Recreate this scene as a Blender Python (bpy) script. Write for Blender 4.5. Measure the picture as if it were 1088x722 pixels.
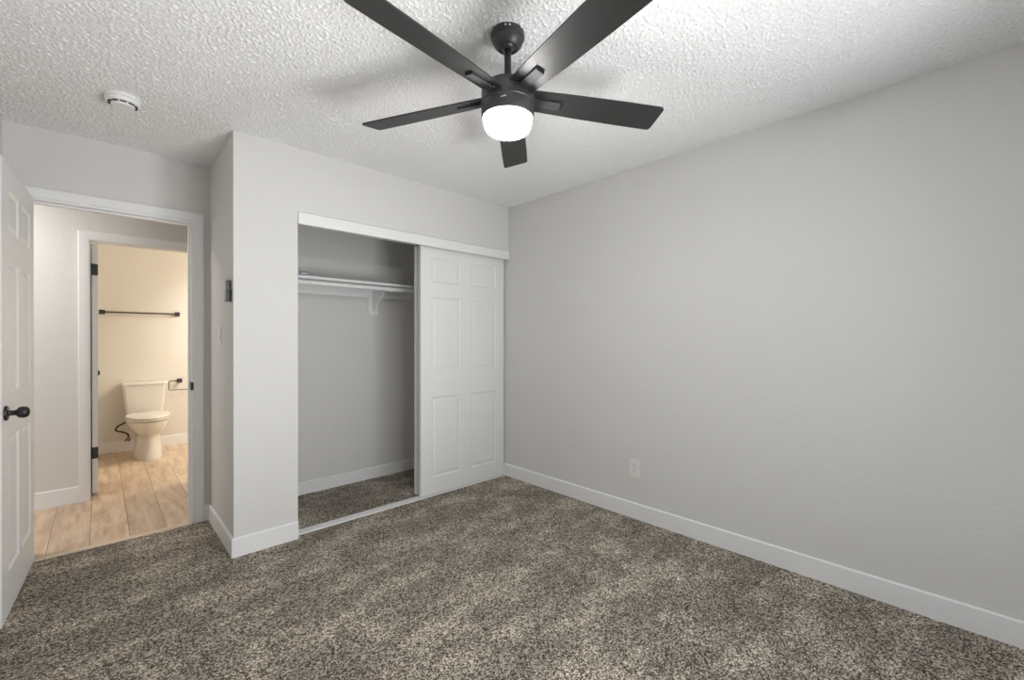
import bpy, bmesh, math, random
from mathutils import Vector, Matrix
random.seed(4)
C = bpy.context.scene
for o in list(bpy.data.objects):
    bpy.data.objects.remove(o)

# ------------------------------------------------------------------ room measures (metres, carpet top = 0, camera foot = 0,0)
CEIL = 2.44
XL, XR = -.383, 2.702        # left and right wall
YR, YC = -.45, 2.8935        # rear wall (window) and closet front
XB, YD = .5537, 3.622        # flank of the closet block, wall with the bedroom door
YK = 3.69                    # closet back
YH0, YH1 = 3.742, 4.70       # hallway
YB0, YB1 = 4.82, 6.50        # bathroom
WIN = (.70, 2.20, .12, 2.08) # unseen window in the rear wall, sill set low for the ceiling fill; x0,x1,z0,z1

# ------------------------------------------------------------------ camera
cd = bpy.data.cameras.new('camera')
cam = bpy.data.objects.new('camera', cd)
C.collection.objects.link(cam)
cd.sensor_width = 36
cd.lens = 461.83 / 1088 * 36
cd.clip_start = .02
cam.location = (0, 0, 1.245)
cam.rotation_euler = (math.radians(90 - .11), 0, math.radians(-43.49))
C.camera = cam

# ------------------------------------------------------------------ light
C.view_settings.view_transform = 'Standard'
C.view_settings.look = 'None'
C.view_settings.gamma = 1
C.view_settings.use_curve_mapping = False
C.view_settings.exposure = 0.06
C.cycles.use_denoising = True
C.cycles.max_bounces = 12
C.cycles.diffuse_bounces = 8
C.cycles.sample_clamp_indirect = 6
W = bpy.data.worlds.new('sky')
C.world = W
W.use_nodes = True
W.node_tree.nodes['Background'].inputs[0].default_value = (.72, .86, 1, 1)
W.node_tree.nodes['Background'].inputs[1].default_value = 1.0

LAMP_EMIT = 114.0             # glowing glass of the fan lamp
WINDOW_W = 10                # daylight through the rear window
CEIL_FILL_W = 43             # added fill outside the window, tilted up to brighten the ceiling
HALL_W = 18
BATH_W = 44

def area(name, loc, rot, sx, sy, power, col, spread=180):
    l = bpy.data.lights.new(name, 'AREA')
    l.shape = 'RECTANGLE'
    l.size, l.size_y, l.energy, l.color = sx, sy, power, col
    l.spread = math.radians(spread)
    o = bpy.data.objects.new(name, l)
    o.location, o.rotation_euler = loc, rot
    C.collection.objects.link(o)
    return o
area('window_daylight', ((WIN[0] + WIN[1]) / 2, YR - .13, 1.45), (math.radians(90), 0, math.radians(12)), 1.4, 1.2, WINDOW_W, (.93, .97, 1), 140)
area('ceiling_fill', ((WIN[0] + WIN[1]) / 2, YR - .40, .50), (math.radians(122), 0, math.radians(40)), 1.4, .8, CEIL_FILL_W, (1, .99, .97), 125)
area('hall_ceiling_light', (-.95, 4.22, 2.40), (0, 0, 0), .3, .3, HALL_W, (1, .95, .9))
area('bath_vanity_light', (1.45, 5.35, 2.0), (math.radians(48), 0, math.radians(125) + math.pi), .6, .15, BATH_W, (1, .945, .84))

# ------------------------------------------------------------------ materials
def mat(name, col, rough=.5, spec=.5, metal=0):
    m = bpy.data.materials.new(name)
    m.use_nodes = True
    b = m.node_tree.nodes['Principled BSDF']
    b.inputs['Base Color'].default_value = (*col, 1)
    b.inputs['Roughness'].default_value = rough
    b.inputs['Specular IOR Level'].default_value = spec
    b.inputs['Metallic'].default_value = metal
    return m, m.node_tree.nodes, m.node_tree.links, b
def coords(N, L, scale=(1, 1, 1)):
    t = N.new('ShaderNodeTexCoord'); mp = N.new('ShaderNodeMapping')
    mp.inputs['Scale'].default_value = scale
    L.new(t.outputs['Object'], mp.inputs['Vector'])
    return mp.outputs['Vector']
def noise(N, L, vec, scale, detail=4, rough=.5):
    n = N.new('ShaderNodeTexNoise')
    n.inputs['Scale'].default_value = scale
    n.inputs['Detail'].default_value = detail
    n.inputs['Roughness'].default_value = rough
    L.new(vec, n.inputs['Vector'])
    return n.outputs['Fac']
def ramp(N, L, fac, stops):
    r = N.new('ShaderNodeValToRGB')
    while len(r.color_ramp.elements) < len(stops):
        r.color_ramp.elements.new(.5)
    for e, (p, c) in zip(r.color_ramp.elements, stops):
        e.position = p
        e.color = (*c, 1) if len(c) == 3 else c
    L.new(fac, r.inputs['Fac'])
    return r.outputs['Color']
def bump(N, L, b, h, strength, dist):
    k = N.new('ShaderNodeBump')
    k.inputs['Strength'].default_value = strength
    k.inputs['Distance'].default_value = dist
    L.new(h, k.inputs['Height'])
    L.new(k.outputs['Normal'], b.inputs['Normal'])
def mixc(N, L, a, b_, fac, mode='MIX'):
    m = N.new('ShaderNodeMix'); m.data_type = 'RGBA'; m.blend_type = mode
    for s, v in ((m.inputs[6], a), (m.inputs[7], b_), (m.inputs[0], fac)):
        if isinstance(v, bpy.types.NodeSocket): L.new(v, s)
        elif isinstance(v, (int, float)): s.default_value = v
        else: s.default_value = (*v, 1)
    return m.outputs[2]

def wall_mat(name, col):
    m, N, L, b = mat(name, col, .6, .3)
    v = coords(N, L)
    h = noise(N, L, v, 70, 3, .6)
    bump(N, L, b, h, .25, .006)
    return m
M_WALL = wall_mat('wall_paint', (.65, .643, .628))
M_BATHWALL = wall_mat('bath_wall_paint', (.69, .655, .60))
M_WHITE = mat('white_trim_paint', (.78, .78, .785), .38, .4)[0]
M_DOOR = mat('white_door_paint', (.76, .76, .755), .42, .4)[0]
def ceiling_mat():
    m, N, L, b = mat('popcorn_ceiling', (.90, .90, .90), .9, .1)
    v = coords(N, L)
    a = noise(N, L, v, 150, 3, .6)
    h = ramp(N, L, a, [(.38, (0, 0, 0)), (.66, (1, 1, 1))])
    bump(N, L, b, h, .6, .003)
    return m
M_CEIL = ceiling_mat()
def carpet_mat():
    m, N, L, b = mat('carpet_pile', (.2, .17, .14), .95, .05)
    v = coords(N, L)
    vo = N.new('ShaderNodeTexVoronoi'); vo.inputs['Scale'].default_value = 175; vo.inputs['Randomness'].default_value = 1
    wob = N.new('ShaderNodeVectorMath'); wob.operation = 'MULTIPLY_ADD'      # ragged tufts
    nz = N.new('ShaderNodeTexNoise'); nz.inputs['Scale'].default_value = 160; nz.inputs['Detail'].default_value = 2
    L.new(v, nz.inputs['Vector'])
    L.new(nz.outputs['Color'], wob.inputs[0]); wob.inputs[1].default_value = (.009, .009, .009); L.new(v, wob.inputs[2])
    L.new(wob.outputs[0], vo.inputs['Vector'])
    sp = N.new('ShaderNodeSeparateColor'); L.new(vo.outputs['Color'], sp.inputs[0])
    fine = noise(N, L, v, 190, 3, .7)
    mx = N.new('ShaderNodeMath'); mx.operation = 'MULTIPLY_ADD'
    L.new(sp.outputs[0], mx.inputs[0]); mx.inputs[1].default_value = .55
    sc = N.new('ShaderNodeMath'); sc.operation = 'MULTIPLY_ADD'
    L.new(fine, sc.inputs[0]); sc.inputs[1].default_value = 1.5; sc.inputs[2].default_value = -.52
    L.new(sc.outputs[0], mx.inputs[2])
    c = ramp(N, L, mx.outputs[0], [(.14, (.016, .011, .007)), (.35, (.108, .087, .066)), (.57, (.30, .262, .214)), (.80, (.72, .66, .575))])
    # tracks of the vacuum cleaner in the pile, running across the room
    tr = coords(N, L, (.75, 1.35, 1))
    t = noise(N, L, tr, 3.4, 5, .68)
    k = ramp(N, L, t, [(.40, (.80, .80, .80)), (.50, (.97, .97, .97)), (.60, (1.38, 1.38, 1.38))])
    L.new(mixc(N, L, c, k, 1.0, 'MULTIPLY'), b.inputs['Base Color'])
    bump(N, L, b, mx.outputs[0], .7, .004)
    return m
M_CARPET = carpet_mat()
def plank_mat():
    m, N, L, b = mat('oak_plank', (.5, .35, .22), .42, .4)
    v = coords(N, L)
    sx = N.new('ShaderNodeSeparateXYZ'); L.new(v, sx.inputs[0])
    PW, PL = .184, 1.22
    def math_(op, a, b_=None):
        n = N.new('ShaderNodeMath'); n.operation = op
        for s, q in zip(n.inputs, (a, b_)):
            if q is None: continue
            if isinstance(q, bpy.types.NodeSocket): L.new(q, s)
            else: s.default_value = q
        return n.outputs[0]
    u = math_('DIVIDE', math_('ADD', sx.outputs[0], .047 + 10 * PW), PW)
    col = math_('FLOOR', u)
    fu = math_('FRACT', u)
    w = math_('ADD', math_('DIVIDE', sx.outputs[1], PL), math_('FRACT', math_('MULTIPLY', col, .377)))
    row = math_('FLOOR', w); fw = math_('FRACT', w)
    idv = N.new('ShaderNodeCombineXYZ'); L.new(col, idv.inputs[0]); L.new(row, idv.inputs[1])
    wn = N.new('ShaderNodeTexWhiteNoise'); wn.noise_dimensions = '3D'; L.new(idv.outputs[0], wn.inputs['Vector'])
    st = coords(N, L, (9, 1.2, 1))
    ad = N.new('ShaderNodeVectorMath'); ad.operation = 'MULTIPLY_ADD'
    L.new(wn.outputs['Color'], ad.inputs[0]); ad.inputs[1].default_value = (20, 20, 20); L.new(st, ad.inputs[2])
    g = noise(N, L, ad.outputs[0], 2.2, 6, .62)
    c = ramp(N, L, g, [(.28, (.40, .285, .195)), (.5, (.58, .445, .325)), (.72, (.72, .59, .46))])
    tone = ramp(N, L, wn.outputs['Value'], [(0, (.86, .85, .84)), (1, (1.12, 1.1, 1.08))])
    c2 = mixc(N, L, c, tone, 1.0, 'MULTIPLY')
    e1 = math_('LESS_THAN', fu, .016); e2 = math_('LESS_THAN', fw, .0022)
    seam = math_('MAXIMUM', e1, e2)
    c3 = mixc(N, L, c2, (.16, .11, .07), seam)
    L.new(c3, b.inputs['Base Color'])
    bump(N, L, b, math_('SUBTRACT', 1.0, seam), .4, .002)
    return m
M_PLANK = plank_mat()
M_STRIP = mat('light_oak_strip', (.62, .50, .38), .5)[0]
M_BLACK = mat('matte_black_metal', (.012, .012, .013), .36, .5)[0]
def blade_mat():
    m, N, L, b = mat('black_blade', (.02, .02, .02), .47, .5)
    v = coords(N, L, (2, 40, 1))
    n = noise(N, L, v, 5, 4, .6)
    L.new(ramp(N, L, n, [(.3, (.012, .012, .012)), (.7, (.026, .025, .025))]), b.inputs['Base Color'])
    return m
M_BLADE = blade_mat()
M_IRON = mat('satin_black_housing', (.030, .030, .031), .42, .6)[0]
M_SCREW = mat('bright_screw', (.7, .7, .7), .25, .5, 1)[0]
M_PORC = mat('porcelain', (.72, .69, .635), .12, .5)[0]
M_PLASTIC = mat('white_plastic', (.80, .80, .79), .4)[0]
M_PLATE = mat('outlet_plastic', (.74, .73, .71), .35)[0]
M_DARK = mat('dark_slot', (.02, .02, .02), .7)[0]
M_BRONZE = mat('dark_bronze', (.028, .018, .013), .38, .6)[0]
M_BRASS = mat('copper_valve', (.34, .21, .15), .3, .5, .9)[0]
M_HOSE = mat('black_hose', (.03, .027, .025), .5)[0]
M_REMOTE = mat('grey_remote', (.035, .035, .036), .3)[0]
M_REMOTEKEY = mat('light_key', (.16, .16, .16), .4)[0]
M_BLUE = mat('blue_grey_card', (.12, .17, .24), .4)[0]
M_CARDW = mat('pale_card', (.62, .66, .70), .5)[0]
M_EXT = mat('outside_ground', (.4, .38, .34), .9)[0]
def glow_mat():
    m, N, L, b = mat('lit_glass', (.9, .9, .9), .3)
    b.inputs['Emission Color'].default_value = (1, .985, .96, 1)
    b.inputs['Emission Strength'].default_value = LAMP_EMIT
    return m
M_GLOW = glow_mat()
def pane_mat():
    m = bpy.data.materials.new('window_glass'); m.use_nodes = True
    N, L = m.node_tree.nodes, m.node_tree.links
    for n in list(N): N.remove(n)
    o = N.new('ShaderNodeOutputMaterial'); t = N.new('ShaderNodeBsdfTransparent'); g = N.new('ShaderNodeBsdfGlossy')
    g.inputs['Roughness'].default_value = .02
    x = N.new('ShaderNodeMixShader'); x.inputs[0].default_value = .06
    L.new(t.outputs[0], x.inputs[1]); L.new(g.outputs[0], x.inputs[2]); L.new(x.outputs[0], o.inputs[0])
    return m
M_PANE = pane_mat()

# ------------------------------------------------------------------ helpers
def bm_new(): return bmesh.new()
def box(bm, x0, x1, y0, y1, z0, z1, bev=0):
    v = [bm.verts.new((x, y, z)) for x in (x0, x1) for y in (y0, y1) for z in (z0, z1)]
    fs = [(0, 1, 3, 2), (4, 6, 7, 5), (0, 4, 5, 1), (2, 3, 7, 6), (0, 2, 6, 4), (1, 5, 7, 3)]
    f = [bm.faces.new([v[i] for i in q]) for q in fs]
    if bev:
        es = list({e for q in f for e in q.edges})
        bmesh.ops.bevel(bm, geom=es, offset=bev, segments=2, affect='EDGES', profile=.6)
    return f
def lathe(bm, prof, n=48, centre=(0, 0, 0), axis='z', cap=True):
    """prof: (radius, height) pairs; closed at both ends"""
    rings = []
    for r, h in prof:
        ring = []
        for k in range(n):
            a = 2 * math.pi * k / n
            p = (r * math.cos(a), r * math.sin(a), h)
            if axis == 'x': p = (p[2], p[0], p[1])
            if axis == 'y': p = (p[1], p[2], p[0])
            ring.append(bm.verts.new(Vector(p) + Vector(centre)))
        rings.append(ring)
    for a, b in zip(rings, rings[1:]):
        for k in range(n):
            bm.faces.new((a[k], a[(k + 1) % n], b[(k + 1) % n], b[k]))
    if cap:
        bm.faces.new(rings[0][::-1]); bm.faces.new(rings[-1])
def tube(bm, pts, r, n=12):
    pts = [Vector(p) for p in pts]
    rings = []
    ref = Vector((0, 0, 1))
    for i, p in enumerate(pts):
        d = (pts[min(i + 1, len(pts) - 1)] - pts[max(i - 1, 0)]).normalized()
        if abs(d.dot(ref)) > .97: ref = Vector((0, 1, 0)) if abs(d.y) < .9 else Vector((1, 0, 0))
        u = d.cross(ref).normalized(); w = d.cross(u).normalized()
        rings.append([bm.verts.new(p + r * (math.cos(2 * math.pi * k / n) * u + math.sin(2 * math.pi * k / n) * w)) for k in range(n)])
    for a, b in zip(rings, rings[1:]):
        for k in range(n):
            bm.faces.new((a[k], a[(k + 1) % n], b[(k + 1) % n], b[k]))
    bm.faces.new(rings[0][::-1]); bm.faces.new(rings[-1])
def spline(pts, n=8):
    pts = [Vector(p) for p in pts]
    P = [2 * pts[0] - pts[1]] + pts + [2 * pts[-1] - pts[-2]]
    out = []
    for i in range(1, len(P) - 2):
        a, b, c, d = P[i - 1:i + 3]
        for k in range(n):
            t = k / n
            out.append(.5 * ((2 * b) + (c - a) * t + (2 * a - 5 * b + 4 * c - d) * t * t + (3 * b - a - 3 * c + d) * t ** 3))
    out.append(pts[-1])
    return out
def prism(bm, poly, z0, z1):
    a = [bm.verts.new((x, y, z0)) for x, y in poly]; b = [bm.verts.new((x, y, z1)) for x, y in poly]
    n = len(poly)
    bm.faces.new(a[::-1]); bm.faces.new(b)
    for k in range(n):
        bm.faces.new((a[k], a[(k + 1) % n], b[(k + 1) % n], b[k]))
def loft(bm, sections):
    rings = [[bm.verts.new(p) for p in s] for s in sections]
    n = len(rings[0])
    for a, b in zip(rings, rings[1:]):
        for k in range(n):
            bm.faces.new((a[k], a[(k + 1) % n], b[(k + 1) % n], b[k]))
    bm.faces.new(rings[0][::-1]); bm.faces.new(rings[-1])
def obj(name, bm, m, parent=None, smooth=False, loc=None):
    bmesh.ops.recalc_face_normals(bm, faces=bm.faces)
    me = bpy.data.meshes.new(name)
    bm.to_mesh(me); bm.free()
    me.materials.append(m)
    if smooth:
        me.polygons.foreach_set('use_smooth', [True] * len(me.polygons))
        me.set_sharp_from_angle(angle=math.radians(smooth if smooth is not True else 40))
    o = bpy.data.objects.new(name, me)
    C.collection.objects.link(o)
    if loc: o.location = loc
    if parent: o.parent = parent
    return o
def tag(o, label, cat, group=None, kind=None):
    o['label'] = label; o['category'] = cat
    if group: o['group'] = group
    if kind: o['kind'] = kind
    return o
def thing(name, label, cat, loc=(0, 0, 0), rz=0, group=None, kind=None):
    o = bpy.data.objects.new(name, None)
    o.empty_display_size = .1
    C.collection.objects.link(o)
    o.location = loc; o.rotation_euler = (0, 0, rz)
    return tag(o, label, cat, group, kind)
def struct(name, bm, m, label, cat, **k):
    return tag(obj(name, bm, m, **k), label, cat, kind='structure')
def boxes(*bs):
    bm = bm_new()
    for b in bs: box(bm, *b)
    return bm

# ------------------------------------------------------------------ setting
T = .115
bm = boxes((XL - T, XR + T, YR - T, YD - .016, -.06, 0), (XB + .11, XR, YD - .016, YK, -.06, 0))
struct('floor', bm, M_CARPET, 'speckled brown and beige carpet over the bedroom and closet floor', 'carpet')
struct('floor_hall', boxes((-1.75, XB + .1, YD + .028, YH0, -.06, -.004), (-1.75, 2.4, YH0, YB1 + T, -.06, -.004)), M_PLANK,
       'light oak plank flooring of the hallway and bathroom', 'floor')
import numpy as np
def popcorn():
    """slab whose underside over the bedroom carries the sprayed popcorn relief"""
    step = .0046
    nx, ny = int((XR - XL) / step) + 1, int((YD - YR) / step) + 1
    rng = np.random.default_rng(7)
    fx = np.fft.fftfreq(nx, step)[:, None]; fy = np.fft.fftfreq(ny, step)[None, :]
    q = np.hypot(fx, fy)
    def band(lo, hi):
        n = np.fft.ifft2(np.fft.fft2(rng.standard_normal((nx, ny))) * np.exp(-(q / hi) ** 2) * (1 - np.exp(-(q / lo) ** 2))).real
        return n / n.std()
    hgt = np.clip(band(34, 72) + .35 * band(60, 110) + .25, 0, 2.4) * POP
    X, Y = np.meshgrid(np.linspace(XL, XR, nx), np.linspace(YR, YD, ny), indexing='ij')
    P = np.stack([X, Y, CEIL + .0005 - hgt], -1).reshape(-1, 3)
    i = np.arange(nx * ny).reshape(nx, ny)
    F = np.stack([i[:-1, :-1], i[:-1, 1:], i[1:, 1:], i[1:, :-1]], -1).reshape(-1, 4)
    slab = [(x, y, z) for x in (-1.9, XR + T) for y in (YR - T, YB1 + T) for z in (CEIL, CEIL + .08)]
    sf_ = np.array([(0, 1, 3, 2), (4, 6, 7, 5), (0, 4, 5, 1), (2, 3, 7, 6), (0, 2, 6, 4), (1, 5, 7, 3)]) + len(P)
    P = np.concatenate([P, np.array(slab)]); F = np.concatenate([F, sf_])
    me = bpy.data.meshes.new('ceiling')
    me.vertices.add(len(P)); me.vertices.foreach_set('co', P.ravel().astype(np.float32))
    me.loops.add(F.size); me.loops.foreach_set('vertex_index', F.ravel().astype(np.int32))
    me.polygons.add(len(F)); me.polygons.foreach_set('loop_start', np.arange(0, F.size, 4, dtype=np.int32))
    me.polygons.foreach_set('use_smooth', np.arange(len(F)) < len(F) - 6)
    me.update(); me.validate()
    me.materials.append(M_CEIL)
    o = bpy.data.objects.new('ceiling', me); C.collection.objects.link(o)
    return o
POP = .0030
tag(popcorn(), 'white popcorn textured ceiling over the room', 'ceiling', kind='structure')
struct('wall_right', boxes((XR, XR + T, YR - T, YK + T, 0, CEIL)), M_WALL, 'long plain grey white wall on the right', 'wall')
struct('wall_left', boxes((XL - T, XL, YR - T, YH0, 0, CEIL)), M_WALL, 'wall behind the open bedroom door', 'wall')
x0, x1, z0, z1 = WIN
struct('wall_rear', boxes((XL, x0, YR - T, YR, 0, CEIL), (x1, XR, YR - T, YR, 0, CEIL), (x0, x1, YR - T, YR, 0, z0), (x0, x1, YR - T, YR, z1, CEIL)),
       M_WALL, 'wall with the window, behind the camera', 'wall')
CLX, CLZ = .899, 2.044      # closet opening
struct('wall_closet', boxes((XB, CLX, YC, YC + .11, 0, CEIL), (CLX, XR, YC, YC + .11, CLZ, CEIL)), M_WALL, 'wall around and above the closet opening', 'wall')
struct('wall_flank', boxes((XB, XB + .105, YC + .11, YK, 0, CEIL)), M_WALL, 'narrow shaded wall between bedroom door and closet, with the switch on it', 'wall')
struct('wall_closet_back', boxes((XB, XR, YK, YK + .11, 0, CEIL)), M_WALL, 'back wall inside the closet', 'wall')
JL, JR, JZ = -.288, .449, 2.030   # clear opening of the bedroom door
struct('wall_door', boxes((XL, JL - .02, YD, YH0, 0, CEIL), (JR + .02, XB, YD, YH0, 0, CEIL), (JL - .02, JR + .02, YD, YH0, JZ + .02, CEIL)), M_WALL,
       'wall around the bedroom doorway', 'wall')
BL, BR, BZ = -.055, .66, 2.012    # clear opening of the bathroom door
struct('wall_hall', boxes((-1.75, BL - .02, YH1, YB0, 0, CEIL), (BR + .02, 2.4, YH1, YB0, 0, CEIL), (BL - .02, BR + .02, YH1, YB0, BZ + .02, CEIL)), M_WALL,
       'white hallway wall around the bathroom doorway', 'wall')
struct('wall_hall_left', boxes((-1.86, -1.75, YH0, YH1, 0, CEIL), (-1.86, XL, YH0 - .1, YH0, 0, CEIL)), M_WALL, 'far left end of the hallway', 'wall')
struct('wall_hall_right', boxes((XR - .3, XR - .19, YK + .11, YH1, 0, CEIL)), M_WALL, 'right end of the hallway', 'wall')
struct('wall_bath_back', boxes((-.32, 1.8, YB1, YB1 + T, 0, CEIL)), M_BATHWALL, 'cream bathroom wall behind the toilet', 'wall')
struct('wall_bath_left', boxes((-.32, -.2, YB0, YB1, 0, CEIL)), M_BATHWALL, 'bathroom wall behind its open door', 'wall')
struct('wall_bath_right', boxes((1.8, 1.92, YB0, YB1 + T, 0, CEIL)), M_BATHWALL, 'bathroom wall on the right', 'wall')

# baseboards: profile with an eased top edge, swept along straight runs
def base_run(bm, p, q, nrm, h=.108, t=.012, m0=0, m1=0):
    """from p to q on the floor, nrm points into the room; m0, m1 lengthen the front face at the ends (mitre)"""
    p, q, nrm = Vector((*p, 0)), Vector((*q, 0)), Vector((*nrm, 0))
    d = (q - p).normalized()
    prof = [(0, -.004), (t, -.004), (t, h - .005), (t * .6, h), (0, h)]
    A = [bm.verts.new(p + nrm * a - d * m0 * a / t + Vector((0, 0, z))) for a, z in prof]
    B = [bm.verts.new(q + nrm * a + d * m1 * a / t + Vector((0, 0, z))) for a, z in prof]
    for k in range(5):
        bm.faces.new((A[k], A[(k + 1) % 5], B[(k + 1) % 5], B[k]))
    bm.faces.new(A[::-1]); bm.faces.new(B)
def base(name, runs, label):
    bm = bm_new()
    for r in runs: base_run(bm, *r[:3], **(r[3] if len(r) > 3 else {}))
    return struct(name, bm, M_WHITE, label, 'baseboard')
base('baseboard_right', [((XR, YR), (XR, YC + .05), (-1, 0))], 'long white baseboard along the right wall')
base('baseboard_closet', [((XB, YC), (CLX, YC), (0, -1), dict(m0=.012))], 'short white baseboard left of the closet opening')
base('baseboard_flank', [((XB, YD), (XB, YC), (-1, 0), dict(m1=.012))], 'white baseboard below the light switch')
base('baseboard_door', [((.5187, YD), (XB - .012, YD), (0, -1))], 'tiny white baseboard stub beside the bedroom door casing')
base('baseboard_left', [((XL, YR), (XL, YD), (1, 0))], 'white baseboard behind the open bedroom door')
base('baseboard_rear', [((XL, YR), (XR, YR), (0, 1))], 'white baseboard below the window')
base('baseboard_closet_back', [((XB + .105, YK), (XR, YK), (0, -1), dict(h=.10))], 'white baseboard inside the closet')
base('baseboard_hall', [((-1.75, YH1), (-.12, YH1), (0, -1), dict(h=.12))], 'white baseboard of the hallway left of the bathroom door')
base('baseboard_bath', [((-.2, YB1), (1.8, YB1), (0, -1), dict(h=.113))], 'white baseboard behind the toilet')

# door frames: jamb lining with stop, moulded casing
def casing(bm, x0, x1, zt, y, s, w=.0545):
    """mitred moulding round three sides of an opening; s = -1 faces -y"""
    prof = [(0, 0), (0, .009), (.006, .012), (.020, .0135), (.034, .017), (w - .006, .018), (w, .014), (w, 0)]
    ring = []
    for (x, sx, z, sz) in ((x0, -1, 0, 0), (x0, -1, zt, 1), (x1, 1, zt, 1), (x1, 1, 0, 0)):
        ring.append([bm.verts.new((x + sx * o, y + s * t, z + sz * o - (.004 if z == 0 else 0))) for o, t in prof])
    n = len(prof)
    for a, b in zip(ring, ring[1:]):
        for k in range(n):
            bm.faces.new((a[k], a[(k + 1) % n], b[(k + 1) % n], b[k]))
    bm.faces.new(ring[0][::-1]); bm.faces.new(ring[-1])
def jamb(x0, x1, zt, y0, y1, stop, st=.011):
    return boxes((x0 - .02, x0, y0, y1, 0, zt + .02), (x1, x1 + .02, y0, y1, 0, zt + .02), (x0, x1, y0, y1, zt, zt + .02),
                 (x0, x0 + st, stop[0], stop[1], 0, zt), (x1 - st, x1, stop[0], stop[1], 0, zt), (x0 + st, x1 - st, stop[0], stop[1], zt - st, zt))
f1 = struct('trim_1', jamb(JL, JR, JZ, YD, YH0, (YD + .04, YD + .075)), M_WHITE, 'white frame of the bedroom doorway', 'door frame')
bm = bm_new(); casing(bm, JL - .005, JR + .0155, JZ + .0155, YD, -1); obj('casing', bm, M_WHITE, f1, smooth=25)
bm = bm_new(); casing(bm, JL - .005, JR + .005, JZ + .005, YH0, 1); obj('casing', bm, M_WHITE, f1, smooth=25)
bm = bm_new()
box(bm, JR - .002, JR + .0005, YD + .004, YD + .034, .898, .956)
box(bm, JR - .002, JR + .011, YD - .009, YD + .004, .900, .954, .003)
sp = obj('strike_plate', bm, M_BLACK, f1); sp['label'] = 'black strike plate'
f2 = struct('trim_2', jamb(BL, BR, BZ, YH1, YB0, (YH1 + .03, YH1 + .065), .003), M_WHITE, 'white frame of the bathroom doorway', 'door frame')
bm = bm_new(); casing(bm, BL - .002, BR + .008, BZ + .004, YH1, -1, .063); obj('casing', bm, M_WHITE, f2, smooth=25)
bm = bm_new(); casing(bm, BL - .003, BR + .008, BZ + .004, YB0, 1); obj('casing', bm, M_WHITE, f2, smooth=25)
# closet opening: fascia board, floor guide, oak transition strip
bm = bm_new(); box(bm, CLX + .002, XR - .001, YC - .006, YC + .012, 1.967, CLZ - .003, .002)
struct('trim_3', bm, M_WHITE, 'white fascia board across the top of the closet opening', 'fascia board')
bm = bm_new(); box(bm, CLX, XR, YC + .038, YC + .11, -.004, .007, .002)
struct('trim_4', bm, M_WHITE, 'white sliding door guide strip across the closet floor', 'floor track')
bm = bm_new()
prism(bm, [(YD - .022, -.006), (YD - .022, .002), (YD - .012, .008), (YD + .018, .006), (YD + .034, -.002), (YD + .034, -.006)], JL, JR)
for v in bm.verts: v.co = Vector((v.co.z, v.co.x, v.co.y))
struct('trim_5', bm, M_STRIP, 'light oak transition strip between carpet and planks', 'threshold')
bm = bm_new(); box(bm, CLX + .01, XR - .005, YC + .03, YC + .16, 1.995, 2.03)
struct('trim_6', bm, M_WHITE, 'sliding door rail hidden behind the closet fascia', 'track')

# panelled doors
def panel_door(w, h, t, xs, zs, sink=.0085, g=.010, s=.026, rise=.0055):
    """leaf in x 0..w, z 0..h, thickness y -t..0; raised panels pressed into both faces"""
    bm = bm_new()
    px = sorted([0, w] + [x for p in xs for x in p]); pz = sorted([0, h] + [z for p in zs for z in p])
    for y, sg in ((0, -1), (-t, 1)):
        for a, b in zip(px, px[1:]):
            for c, d in zip(pz, pz[1:]):
                def ring(o, dep): return [bm.verts.new((xx, y + sg * dep, zz)) for xx, zz in ((a + o, c + o), (b - o, c + o), (b - o, d - o), (a + o, d - o))]
                if (a, b) in xs and (c, d) in zs:
                    R = [ring(0, 0), ring(g, sink), ring(g + .004, sink), ring(g + s, sink - rise)]
                    for p, q in zip(R, R[1:]):
                        for k in range(4): bm.faces.new((p[k], p[(k + 1) % 4], q[(k + 1) % 4], q[k]))
                    bm.faces.new(R[-1])
                else:
                    bm.faces.new(ring(0, 0))
    for a, b in zip(px, px[1:]):
        for z in (0, h): bm.faces.new([bm.verts.new(p) for p in ((a, 0, z), (b, 0, z), (b, -t, z), (a, -t, z))])
    for c, d in zip(pz, pz[1:]):
        for x in (0, w): bm.faces.new([bm.verts.new(p) for p in ((x, 0, c), (x, 0, d), (x, -t, d), (x, -t, c))])
    bmesh.ops.remove_doubles(bm, verts=bm.verts, dist=1e-5)
    return bm
def knob_mesh(r=.0255, reach=.058):
    bm = bm_new()
    lathe(bm, [(.001, 0), (.033, 0), (.033, .005), (.029, .010), (.014, .012), (.0115, .016), (.0115, .030), (.014, .034), (.022, reach - .019),
               (r, reach - .008), (r, reach), (.022, reach + .010), (.013, reach + .0155), (.001, reach + .017)], 32)
    return bm
# bedroom door: hinged at the left jamb, standing open into the room
DW = .758
bm = panel_door(DW, 2.027, .035, [(.10, .325), (.40, .625)], [(.19, .795), (.995, 1.595), (1.725, 1.912)])
d1 = struct('door_1', bm, M_DOOR, 'white six panel bedroom door standing open at the left edge', 'door')
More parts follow.
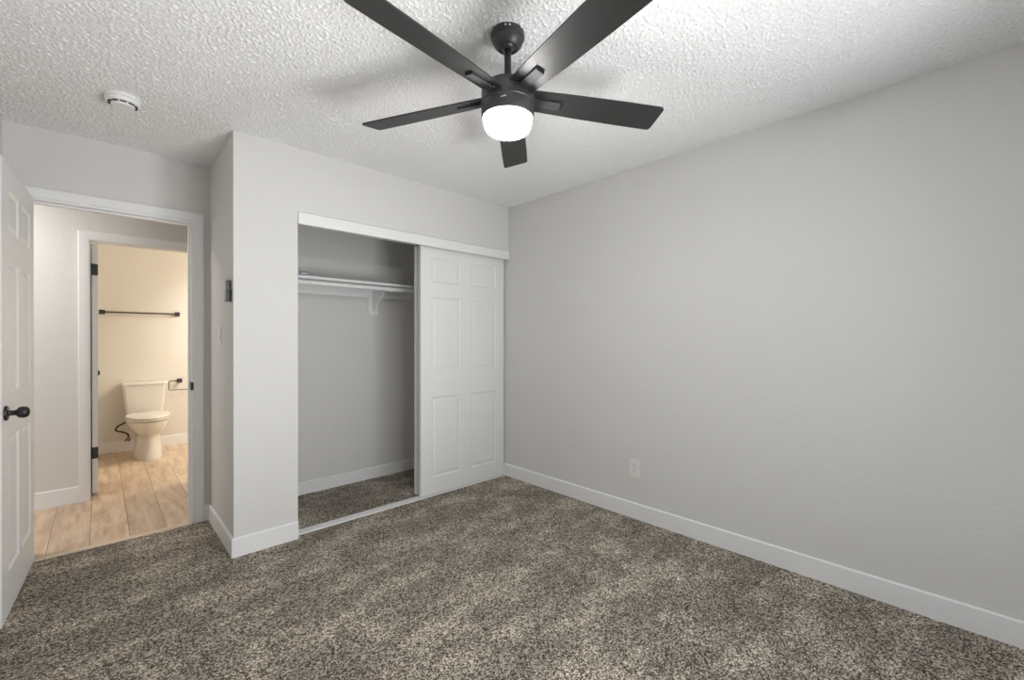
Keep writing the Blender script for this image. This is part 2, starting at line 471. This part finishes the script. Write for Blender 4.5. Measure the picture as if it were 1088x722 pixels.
# local x runs from hinge to free edge, local +y faces the room
d1.location = (-.2675, YD - .012, .006)
ang = math.atan2(-.758, -.038)
d1.rotation_euler = (0, 0, ang)
KX, KZ = .693, .913
bm = knob_mesh()
k = obj('door_knob', bm, M_BLACK, d1, smooth=True, loc=(KX, 0, KZ)); k.rotation_euler = (math.radians(-90), 0, 0); k['label'] = 'round black knob'
k = obj('door_knob', knob_mesh(), M_BLACK, d1, smooth=True, loc=(KX, -.035, KZ)); k.rotation_euler = (math.radians(90), 0, 0); k['label'] = 'round black knob'
bm = bm_new(); box(bm, DW - .0005, DW + .0015, -.029, -.006, KZ - .029, KZ + .029, .0008); box(bm, DW, DW + .009, -.024, -.011, KZ - .009, KZ + .009, .002)
lp = obj('latch_plate', bm, M_BLACK, d1); lp['label'] = 'black latch plate'
# bathroom door: open into the bathroom, seen edge on
bm = panel_door(.705, 1.998, .0325, [(.09, .30), (.40, .61)], [(.19, .795), (.995, 1.595), (1.725, 1.912)])
d2 = struct('door_2', bm, M_DOOR, 'white bathroom door opened inward and seen edge on', 'door')
d2.location = (-.0435, YB0 + .012, .012)
d2.rotation_euler = (0, 0, math.radians(95.0))
for z in (1.803 - .012, .334 - .012):
    bm = bm_new()
    poly = []
    for cx, cy, a0 in ((.006, .006, 180), (.029, .006, 270), (.029, .085, 0), (.006, .085, 90)):
        for j in range(5):
            a = math.radians(a0 + j * 22.5); poly.append((cx + .006 * math.cos(a), cy + .006 * math.sin(a)))
    prism(bm, poly, 0, .003)
    tube(bm, [(-.003, 0, .004), (-.003, .091, .004)], .005, 12)
    hg = obj('hinge', bm, M_BLACK, d2, loc=(0, 0, 0)); hg['label'] = 'black hinge leaf'
    # prism x -> door thickness (-y local), prism y -> z, prism z -> out of the edge (-x local)
    hg.matrix_local = Matrix(((0, 0, -1, 0), (-1, 0, 0, 0.001), (0, 1, 0, z - .0455), (0, 0, 0, 1)))
k = obj('door_knob', knob_mesh(.024, .052), M_BLACK, d2, smooth=True, loc=(.635, -.0325, .925)); k.rotation_euler = (math.radians(90), 0, 0); k['label'] = 'round black knob'
# closet sliding doors
cx_ = [(.098, .372), (.491, .775)]
cz_ = [(.130, .770), (.975, 1.568), (1.685, 1.880)]
CW = XR - .012 - 1.814
d3 = struct('door_3', panel_door(CW, 1.972, .034, cx_, cz_), M_DOOR, 'front white six panel sliding closet door', 'sliding door')
d3.location = (XR - .012, YC + .0515, .012); d3.rotation_euler = (0, 0, math.pi)
d4 = struct('door_4', panel_door(CW, 1.972, .034, cx_, cz_), M_DOOR, 'rear sliding closet door, only its edge showing behind the front one', 'sliding door')
d4.location = (XR - .012 + .005, YC + .1215, .012); d4.rotation_euler = (0, 0, math.pi)

# window (behind the camera)
w1 = thing('window_1', 'white framed window in the rear wall', 'window', kind='structure')
bm = bm_new()
for b in ((x0, x0 + .05, YR - .09, YR - .03, z0, z1), (x1 - .05, x1, YR - .09, YR - .03, z0, z1), (x0 + .05, x1 - .05, YR - .09, YR - .03, z0, z0 + .05),
          (x0 + .05, x1 - .05, YR - .09, YR - .03, z1 - .05, z1), ((x0 + x1) / 2 - .025, (x0 + x1) / 2 + .025, YR - .085, YR - .035, z0 + .05, z1 - .05)):
    box(bm, *b)
obj('window_frame', bm, M_WHITE, w1)
bm = bm_new(); box(bm, x0 + .05, x1 - .05, YR - .063, YR - .059, z0 + .05, z1 - .05); obj('window_pane', bm, M_PANE, w1)
bm = bm_new(); box(bm, x0 - .03, x1 + .03, YR - .03, YR + .03, z0 - .02, z0, .004); obj('window_sill', bm, M_WHITE, w1)

# ------------------------------------------------------------------ ceiling fan
FX, FY = 1.160, 1.247
fan = thing('ceiling_fan', 'black five blade ceiling fan with a lit white glass lamp', 'ceiling fan', (FX, FY, CEIL))
bm = bm_new()
lathe(bm, [(.062, 0), (.0655, -.001), (.0655, -.022), (.064, -.026), (.0605, -.028), (.0595, -.034), (.057, -.042), (.050, -.052), (.043, -.0585), (.040, -.060),
           (.0365, -.059), (.031, -.054), (.028, -.054), (.024, -.060), (.016, -.064), (.001, -.065)], 64)
can = obj('canopy', bm, M_IRON, fan, smooth=35)
for a in (-126, -140, 54, 40):
    bm = bm_new(); lathe(bm, [(.001, 0), (.0042, 0), (.0042, .002), (.001, .003)], 12, axis='x', centre=(.0655, 0, 0))
    s = obj('screw', bm, M_SCREW, can, smooth=True, loc=(0, 0, -.012)); s.rotation_euler = (0, 0, math.radians(a))
bm = bm_new(); lathe(bm, [(.0135, -.060), (.0135, -.2)], 24); obj('downrod', bm, M_BLACK, fan, smooth=True)
bm = bm_new()
lathe(bm, [(.0135, -.186), (.022, -.187), (.027, -.191), (.028, -.2025), (.060, -.203), (.076, -.205), (.090, -.210), (.0985, -.218), (.1025, -.230),
           (.103, -.242), (.103, -.2765), (.098, -.279), (.001, -.279)], 72)
mh = obj('motor_housing', bm, M_IRON, fan, smooth=35)
bm = bm_new()
lathe(bm, [(.098, -.2765), (.1045, -.278), (.1055, -.280), (.1045, -.2825), (.103, -.284), (.103, -.3325), (.101, -.3355), (.095, -.336), (.094, -.330), (.001, -.330)], 72)
lk = obj('lamp_ring', bm, M_IRON, fan, smooth=35)
for a, z in ((-146, -.302), (-142, -.3005), (-138, -.299)):
    bm = bm_new(); lathe(bm, [(.001, 0), (.0028, 0), (.0028, .0016), (.001, .002)], 12, axis='x', centre=(.1028, 0, 0))
    s = obj('screw', bm, M_SCREW, lk, smooth=True, loc=(0, 0, z)); s.rotation_euler = (0, 0, math.radians(a))
bm = bm_new()
lathe(bm, [(.088, -.329), (.0925, -.338), (.093, -.352), (.0905, -.366), (.084, -.3775), (.075, -.384), (.062, -.3875), (.03, -.3885), (.001, -.3885)], 64)
sh = obj('lamp_shade', bm, M_GLOW, fan, smooth=True); sh['label'] = 'glowing frosted white glass'
PH0, PITCH, BR_, BZ_ = -28.66, -14.16, .660, -.249
def blade_outline():
    pts = [(.085, -.050), (.30, -.059), (.50, -.064)]
    rc = .016
    for j in range(6):
        a = math.radians(-90 + 18 * j); pts.append((BR_ - rc + rc * math.cos(a), -.0650 + rc + rc * math.sin(a)))
    for j in range(6):
        a = math.radians(18 * j); pts.append((BR_ - rc + rc * math.cos(a), .0645 - rc + rc * math.sin(a)))
    pts += [(.50, .0635), (.30, .0590), (.085, .050)]
    return pts
blade_proto = None
for kk in range(5):
    if blade_proto is None:
        bm = bm_new(); prism(bm, blade_outline(), -.003, .003)
        bl = obj('blade', bm, M_BLADE, fan); blade_proto = bl
        bm = bm_new()
        box(bm, .098, .215, -.019, .019, -.0125, -.003, .003)
        box(bm, .070, .112, -.026, .026, -.0105, -.0032, .002)
        br0 = obj('blade_bracket', bm, mat('matte_holder', (.030, .030, .031), .6, .35)[0], bl); br0['label'] = 'flat metal blade holder'
    else:
        bl = blade_proto.copy(); C.collection.objects.link(bl); bl.parent = fan
        b2 = br0.copy(); C.collection.objects.link(b2); b2.parent = bl
    bl.location = (0, 0, BZ_)
    bl.rotation_euler = (math.radians(PITCH), 0, math.radians(PH0 + 72 * kk))

# ------------------------------------------------------------------ smoke detector
sd = thing('smoke_detector', 'round white smoke detector on the ceiling near the bedroom door', 'smoke detector', (.085, 2.885, CEIL - .005))
bm = bm_new(); lathe(bm, [(.066, .005), (.070, .004), (.070, -.009), (.068, -.011), (.060, -.012), (.001, -.012)], 64); obj('mounting_ring', bm, M_PLASTIC, sd, smooth=35)
bm = bm_new(); lathe(bm, [(.060, -.011), (.068, -.013), (.0685, -.022), (.065, -.029), (.056, -.0325), (.001, -.0325)], 64); bd = obj('body', bm, M_PLASTIC, sd, smooth=35)
bm = bm_new(); lathe(bm, [(.046, -.032), (.046, -.041), (.043, -.0435), (.020, -.0445), (.001, -.0445)], 64); cp = obj('cap', bm, M_PLASTIC, sd, smooth=35)
for kk in range(10):
    bm = bm_new(); a0 = 36 * kk
    q = []
    for r, ts in ((.0470, (5, 11, 18, 25, 31)), (.0570, (31, 25, 18, 11, 5))):
        q += [(r * math.cos(math.radians(a0 + t)), r * math.sin(math.radians(a0 + t))) for t in ts]
    prism(bm, q, -.0348, -.0300)
    v = obj('vent_slot', bm, M_DARK, bd); v['label'] = 'dark vent slot'

# ------------------------------------------------------------------ closet fittings
SHZ, SHY = 1.712, 3.35
bm = bm_new(); box(bm, XB + .108, XR - .003, SHY, YK - .002, SHZ - .019, SHZ, .003)
sf = tag(obj('closet_shelf', bm, M_WHITE), 'long white shelf board inside the closet', 'shelf')
bm = bm_new(); box(bm, XB + .108, XR - .003, YK - .019, YK, SHZ - .100, SHZ - .0192, .002); struct('trim_7', bm, M_WHITE, 'white wall cleat under the back edge of the closet shelf', 'cleat')
RY, RZ, RR = 3.365, 1.664, .0165
bm = bm_new(); tube(bm, [(XB + .108, RY, RZ), (XR - .003, RY, RZ)], RR, 20)
rd = tag(obj('closet_rod', bm, M_WHITE, smooth=True), 'white clothes rod just below the closet shelf', 'clothes rod')
SBX = 1.775
sb = thing('shelf_bracket', 'white triangular bracket holding up shelf and clothes rod', 'bracket', (SBX, YK, 1.46))
bm = bm_new(); box(bm, -.045, .045, -.019, 0, 0, .1515, .002); obj('backing_board', bm, M_WHITE, sb)
bm = bm_new(); box(bm, -.013, .013, -.023, -.019, .018, .2325); box(bm, -.013, .013, -.30, -.023, .2285, .2325); obj('bracket_arm', bm, M_WHITE, sb)
bm = bm_new(); tube(bm, [(0, -.025, .035), (0, -.15, .135), (0, -.262, .228)], .007, 8); obj('brace', bm, M_WHITE, sb)
bm = bm_new()
arc = [(0, -.262, .228), (0, -.272, .200)] + [(0, RY - YK + (RR + .004) * math.cos(math.radians(a)), RZ - 1.46 + (RR + .004) * math.sin(math.radians(a))) for a in range(-20, -215, -15)]
arc = [(0, -.275, .2285), (0, RY - YK + RR + .006, .215)] + arc[2:]
for i in range(len(arc) - 1):
    pass
L_ = [Vector(a) for a in arc]
ra = []
for i, p in enumerate(L_):
    d = (L_[min(i + 1, len(L_) - 1)] - L_[max(i - 1, 0)]).normalized(); n_ = Vector((0, -d.z, d.y))
    ra.append([bm.verts.new(p + Vector((sx * .012, 0, 0)) + n_ * t) for sx, t in ((-1, -.002), (1, -.002), (1, .002), (-1, .002))])
for a, b in zip(ra, ra[1:]):
    for j in range(4): bm.faces.new((a[j], a[(j + 1) % 4], b[(j + 1) % 4], b[j]))
bm.faces.new(ra[0][::-1]); bm.faces.new(ra[-1])
obj('rod_hook', bm, M_WHITE, sb)
# small packet left on the shelf
pk = thing('packet', 'small blue grey packet left on the closet shelf', 'packet', (1.092, 3.378, SHZ), math.radians(-12))
bm = bm_new(); box(bm, -.024, .024, -.018, .018, 0, .030, .002); obj('box', bm, M_BLUE, pk)
bm = bm_new(); box(bm, -.0245, .0245, -.0185, .0185, .012, .018, .0005); bnd = obj('band', bm, M_CARDW, pk); bnd['label'] = 'pale band'

# ------------------------------------------------------------------ switch, remote, outlet
ls = thing('light_switch', 'pale light switch on the narrow wall beside the bedroom door', 'light switch', (XB, 3.245, 1.272))
bm = bm_new(); box(bm, -.006, 0, -.036, .036, -.0585, .0585, .002); obj('switch_plate', bm, M_PLATE, ls)
bm = bm_new(); box(bm, -.009, -.005, -.017, .017, -.033, .033, .001)
for v in bm.verts:
    if v.co.x < -.007 and v.co.z < 0: v.co.x -= .003
obj('rocker', bm, M_PLATE, ls)
rh = thing('remote_holder', 'black wall cradle holding the fan remote on the narrow wall', 'holder', (XB, 2.962, 1.463))
bm = bm_new()
for b in ((-.004, 0, -.026, .026, 0, .070), (-.026, -.004, -.026, -.0225, 0, .066), (-.026, -.004, .0225, .026, 0, .066), (-.026, -.004, -.0225, .0225, 0, .004), (-.026, -.023, -.0225, .0225, .004, .064)):
    box(bm, *b, .0006)
obj('cradle', bm, M_BLACK, rh)
bm = bm_new(); box(bm, -.0285, -.026, -.019, .026, .006, .064, .001); fp = obj('front_plate', bm, mat('grey_plate', (.45, .45, .45), .4)[0], rh); fp['label'] = 'light grey front plate'
rm = thing('fan_remote', 'slim dark remote with grey keys standing in the wall cradle', 'remote control', (XB - .0135, 2.962, 1.468))
bm = bm_new()
poly = []
for cy, cz, a0 in ((.0205 - .009, .118 - .009, 0), (-.0205 + .009, .118 - .009, 90), (-.0205 + .009, .006, 180), (.0205 - .009, .006, 270)):
    for j in range(6):
        a = math.radians(a0 + j * 18); r_ = .009 if cz > .05 else .006
        poly.append((cy + r_ * math.cos(a), cz + r_ * math.sin(a)))
prism(bm, poly, -.0085, .0085)
for v in bm.verts: v.co = Vector((v.co.z, v.co.x, v.co.y))
rb = obj('body', bm, M_REMOTE, rm)
for iz, z in enumerate((.108, .097, .086, .075)):
    for y in (-.010, .010):
        bm = bm_new(); box(bm, -.0100, -.0083, y - .006, y + .006, z - .0035, z + .0035, .001)
        obj('button', bm, M_REMOTEKEY, rm)
ou = thing('electrical_outlet', 'white double outlet low on the right wall', 'outlet', (XR, 1.607, .350))
bm = bm_new(); box(bm, -.006, 0, -.036, .036, -.0585, .0585, .002); obj('cover_plate', bm, M_PLATE, ou)
for z in (.0195, -.0195):
    bm = bm_new()
    poly = [(.0172 * math.cos(math.radians(a)), max(-.0125, min(.0125, .0172 * math.sin(math.radians(a))))) for a in range(0, 360, 10)]
    prism(bm, poly, .0055, .0075)
    for v in bm.verts: v.co = Vector((-v.co.z, v.co.x, v.co.y))
    so = obj('socket', bm, M_PLATE, ou, loc=(0, 0, z))
    bm = bm_new()
    box(bm, -.0079, -.0070, -.0075, -.0055, -.001, .0075); box(bm, -.0079, -.0070, .0055, .0075, 0, .0075)
    lathe(bm, [(.0025, -.0079), (.0025, -.0070)], 12, axis='x', centre=(0, 0, -.0068))
    sl = obj('slots', bm, M_DARK, so); sl['label'] = 'dark plug slots'
bm = bm_new(); lathe(bm, [(.0028, -.0068), (.0028, -.0055)], 12, axis='x'); obj('screw', bm, M_SCREW, ou)

# ------------------------------------------------------------------ toilet (local origin: floor at the wall, facing -y)
TX = .364
to = thing('toilet', 'white two piece toilet with closed lid against the cream bathroom wall', 'toilet', (TX, YB1, -.004))
def egg(a, yf, yb, z, n=40, sq=2.3):
    """egg outline: half width a, front tip yf, back yb (local y, wall = 0)"""
    yc = yb + (yf - yb) * .42
    out = []
    for k in range(n):
        t = 2 * math.pi * k / n
        c, s = math.cos(t), math.sin(t)
        ex = 2 / sq if s > 0 else 1.0
        x = a * math.copysign(abs(c) ** ex, c)
        y = yc + (abs(s) ** ex * (yb - yc) if s > 0 else -abs(s) * (yc - yf))
        out.append((x, y, z))
    return out
bm = bm_new()
loft(bm, [egg(.124, -.705, -.16, 0), egg(.125, -.707, -.16, .012), egg(.119, -.698, -.165, .045), egg(.108, -.682, -.17, .12), egg(.100, -.672, -.17, .20), egg(.100, -.674, -.17, .240),
          egg(.112, -.690, -.16, .262), egg(.142, -.722, -.14, .290), egg(.164, -.750, -.12, .330), egg(.177, -.766, -.10, .370), egg(.180, -.771, -.09, .396), egg(.172, -.762, -.09, .404)])
for v in bm.verts: v.co.x += .012
obj('bowl', bm, M_PORC, to, smooth=50)
bm = bm_new()
loft(bm, [egg(.174, -.768, -.235, .411), egg(.184, -.778, -.232, .4135), egg(.184, -.778, -.232, .425), egg(.180, -.774, -.235, .428)])
box(bm, -.11, -.08, -.60, -.56, .4035, .411); box(bm, .08, .11, -.60, -.56, .4035, .411); box(bm, -.10, .10, -.285, -.25, .4035, .411)
for v in bm.verts: v.co.x += .012
obj('seat', bm, M_PORC, to, smooth=40)
bm = bm_new()
loft(bm, [egg(.178, -.772, -.232, .4305), egg(.184, -.779, -.228, .434), egg(.184, -.779, -.228, .443), egg(.177, -.771, -.232, .451), egg(.12, -.69, -.27, .456)])
box(bm, -.10, .10, -.285, -.25, .428, .4305)
for v in bm.verts: v.co.x += .012
obj('seat_lid', bm, M_PORC, to, smooth=40)
def rrect(hw, y0, y1, z, r=.03, n=6):
    o = []
    for cx, cy, a0 in ((hw - r, y1 - r, 0), (-hw + r, y1 - r, 90), (-hw + r, y0 + r, 180), (hw - r, y0 + r, 270)):
        for j in range(n + 1):
            a = math.radians(a0 + 90 * j / n); o.append((cx + r * math.cos(a), cy + r * math.sin(a), z))
    return o
bm = bm_new()
loft(bm, [rrect(.13, -.19, -.02, .385), rrect(.152, -.198, -.015, .408), rrect(.158, -.203, -.012, .44), rrect(.174, -.212, -.010, .58), rrect(.186, -.220, -.008, .742)])
obj('tank', bm, M_PORC, to, smooth=40)
bm = bm_new()
loft(bm, [rrect(.188, -.223, -.006, .7425), rrect(.194, -.230, -.004, .747), rrect(.194, -.230, -.004, .766), rrect(.190, -.226, -.006, .774), rrect(.165, -.20, -.02, .777)])
tl = obj('tank_lid', bm, M_PORC, to, smooth=40)
bm = bm_new(); lathe(bm, [(.024, .776), (.024, .781), (.020, .783), (.001, .783)], 24, centre=(.0, -.115, 0)); fb = obj('flush_button', bm, M_SCREW, tl, smooth=40); fb['label'] = 'chrome flush button'
# water supply
wv = thing('supply_valve', 'copper coloured water valve low on the wall left of the toilet', 'valve', (.232, YB1 - .012, .125))
bm = bm_new()
lathe(bm, [(.022, 0), (.022, -.003), (.017, -.008), (.009, -.010), (.009, -.055), (.013, -.056), (.013, -.078), (.001, -.078)], 24, axis='y')
tube(bm, [(0, -.058, 0), (0, -.058, .032)], .009, 12)
obj('valve_body', bm, M_BRASS, wv, smooth=40)
bm = bm_new(); lathe(bm, [(.001, -.070), (.011, -.072), (.013, -.078), (.011, -.084), (.001, -.09)], 20, axis='x', centre=(.052, -.058, 0)); lathe(bm, [(.005, -.03), (.005, .0)], 10, axis='x', centre=(0, -.058, 0))
obj('valve_handle', bm, M_BRASS, wv, smooth=40)
bm = bm_new(); tube(bm, spline([(0, -.058, .0345), (-.010, -.062, .070), (-.055, -.075, .100), (-.105, -.082, .125), (-.090, -.082, .165), (-.03, -.085, .205), (.015, -.09, .250), (.02, -.09, .262)], 8), .0085, 12)
hs = obj('supply_hose', bm, M_HOSE, to, smooth=True, loc=(.232 - TX, -.012, .129)); hs['label'] = 'black flexible hose'
# toilet paper holder
tp = thing('toilet_paper_holder', 'dark bronze open arm paper holder right of the toilet tank', 'paper holder', (.690, YB1, .752))
bm = bm_new(); box(bm, -.023, .023, -.012, 0, -.023, .023, .003); box(bm, -.012, .012, -.060, -.012, -.012, .012, .002); box(bm, -.020, .020, -.066, -.060, -.020, .020, .002); obj('wall_mount', bm, M_BRONZE, tp)
bm = bm_new(); tube(bm, [(-.010, -.055, .004), (-.085, -.055, .004), (-.098, -.055, .0), (-.103, -.055, -.012), (-.103, -.055, -.088), (-.098, -.055, -.100), (-.086, -.055, -.104), (.075, -.055, -.104), (.086, -.055, -.100), (.090, -.055, -.085)], .0048, 10)
obj('arm', bm, M_BRONZE, tp, smooth=True)
# towel bar
tb = thing('towel_bar', 'dark bronze towel bar on the cream bathroom wall', 'towel bar', (.345, YB1, 1.540))
for x in (-.325, .325):
    bm = bm_new(); box(bm, x - .025, x + .025, -.012, 0, -.025, .025, .003); box(bm, x - .018, x + .018, -.070, -.012, -.018, .018, .003); obj('wall_mount', bm, M_BRONZE, tb)
bm = bm_new(); tube(bm, [(-.345, -.055, 0), (.345, -.055, 0)], .0085, 14); obj('bar', bm, M_BRONZE, tb, smooth=True)
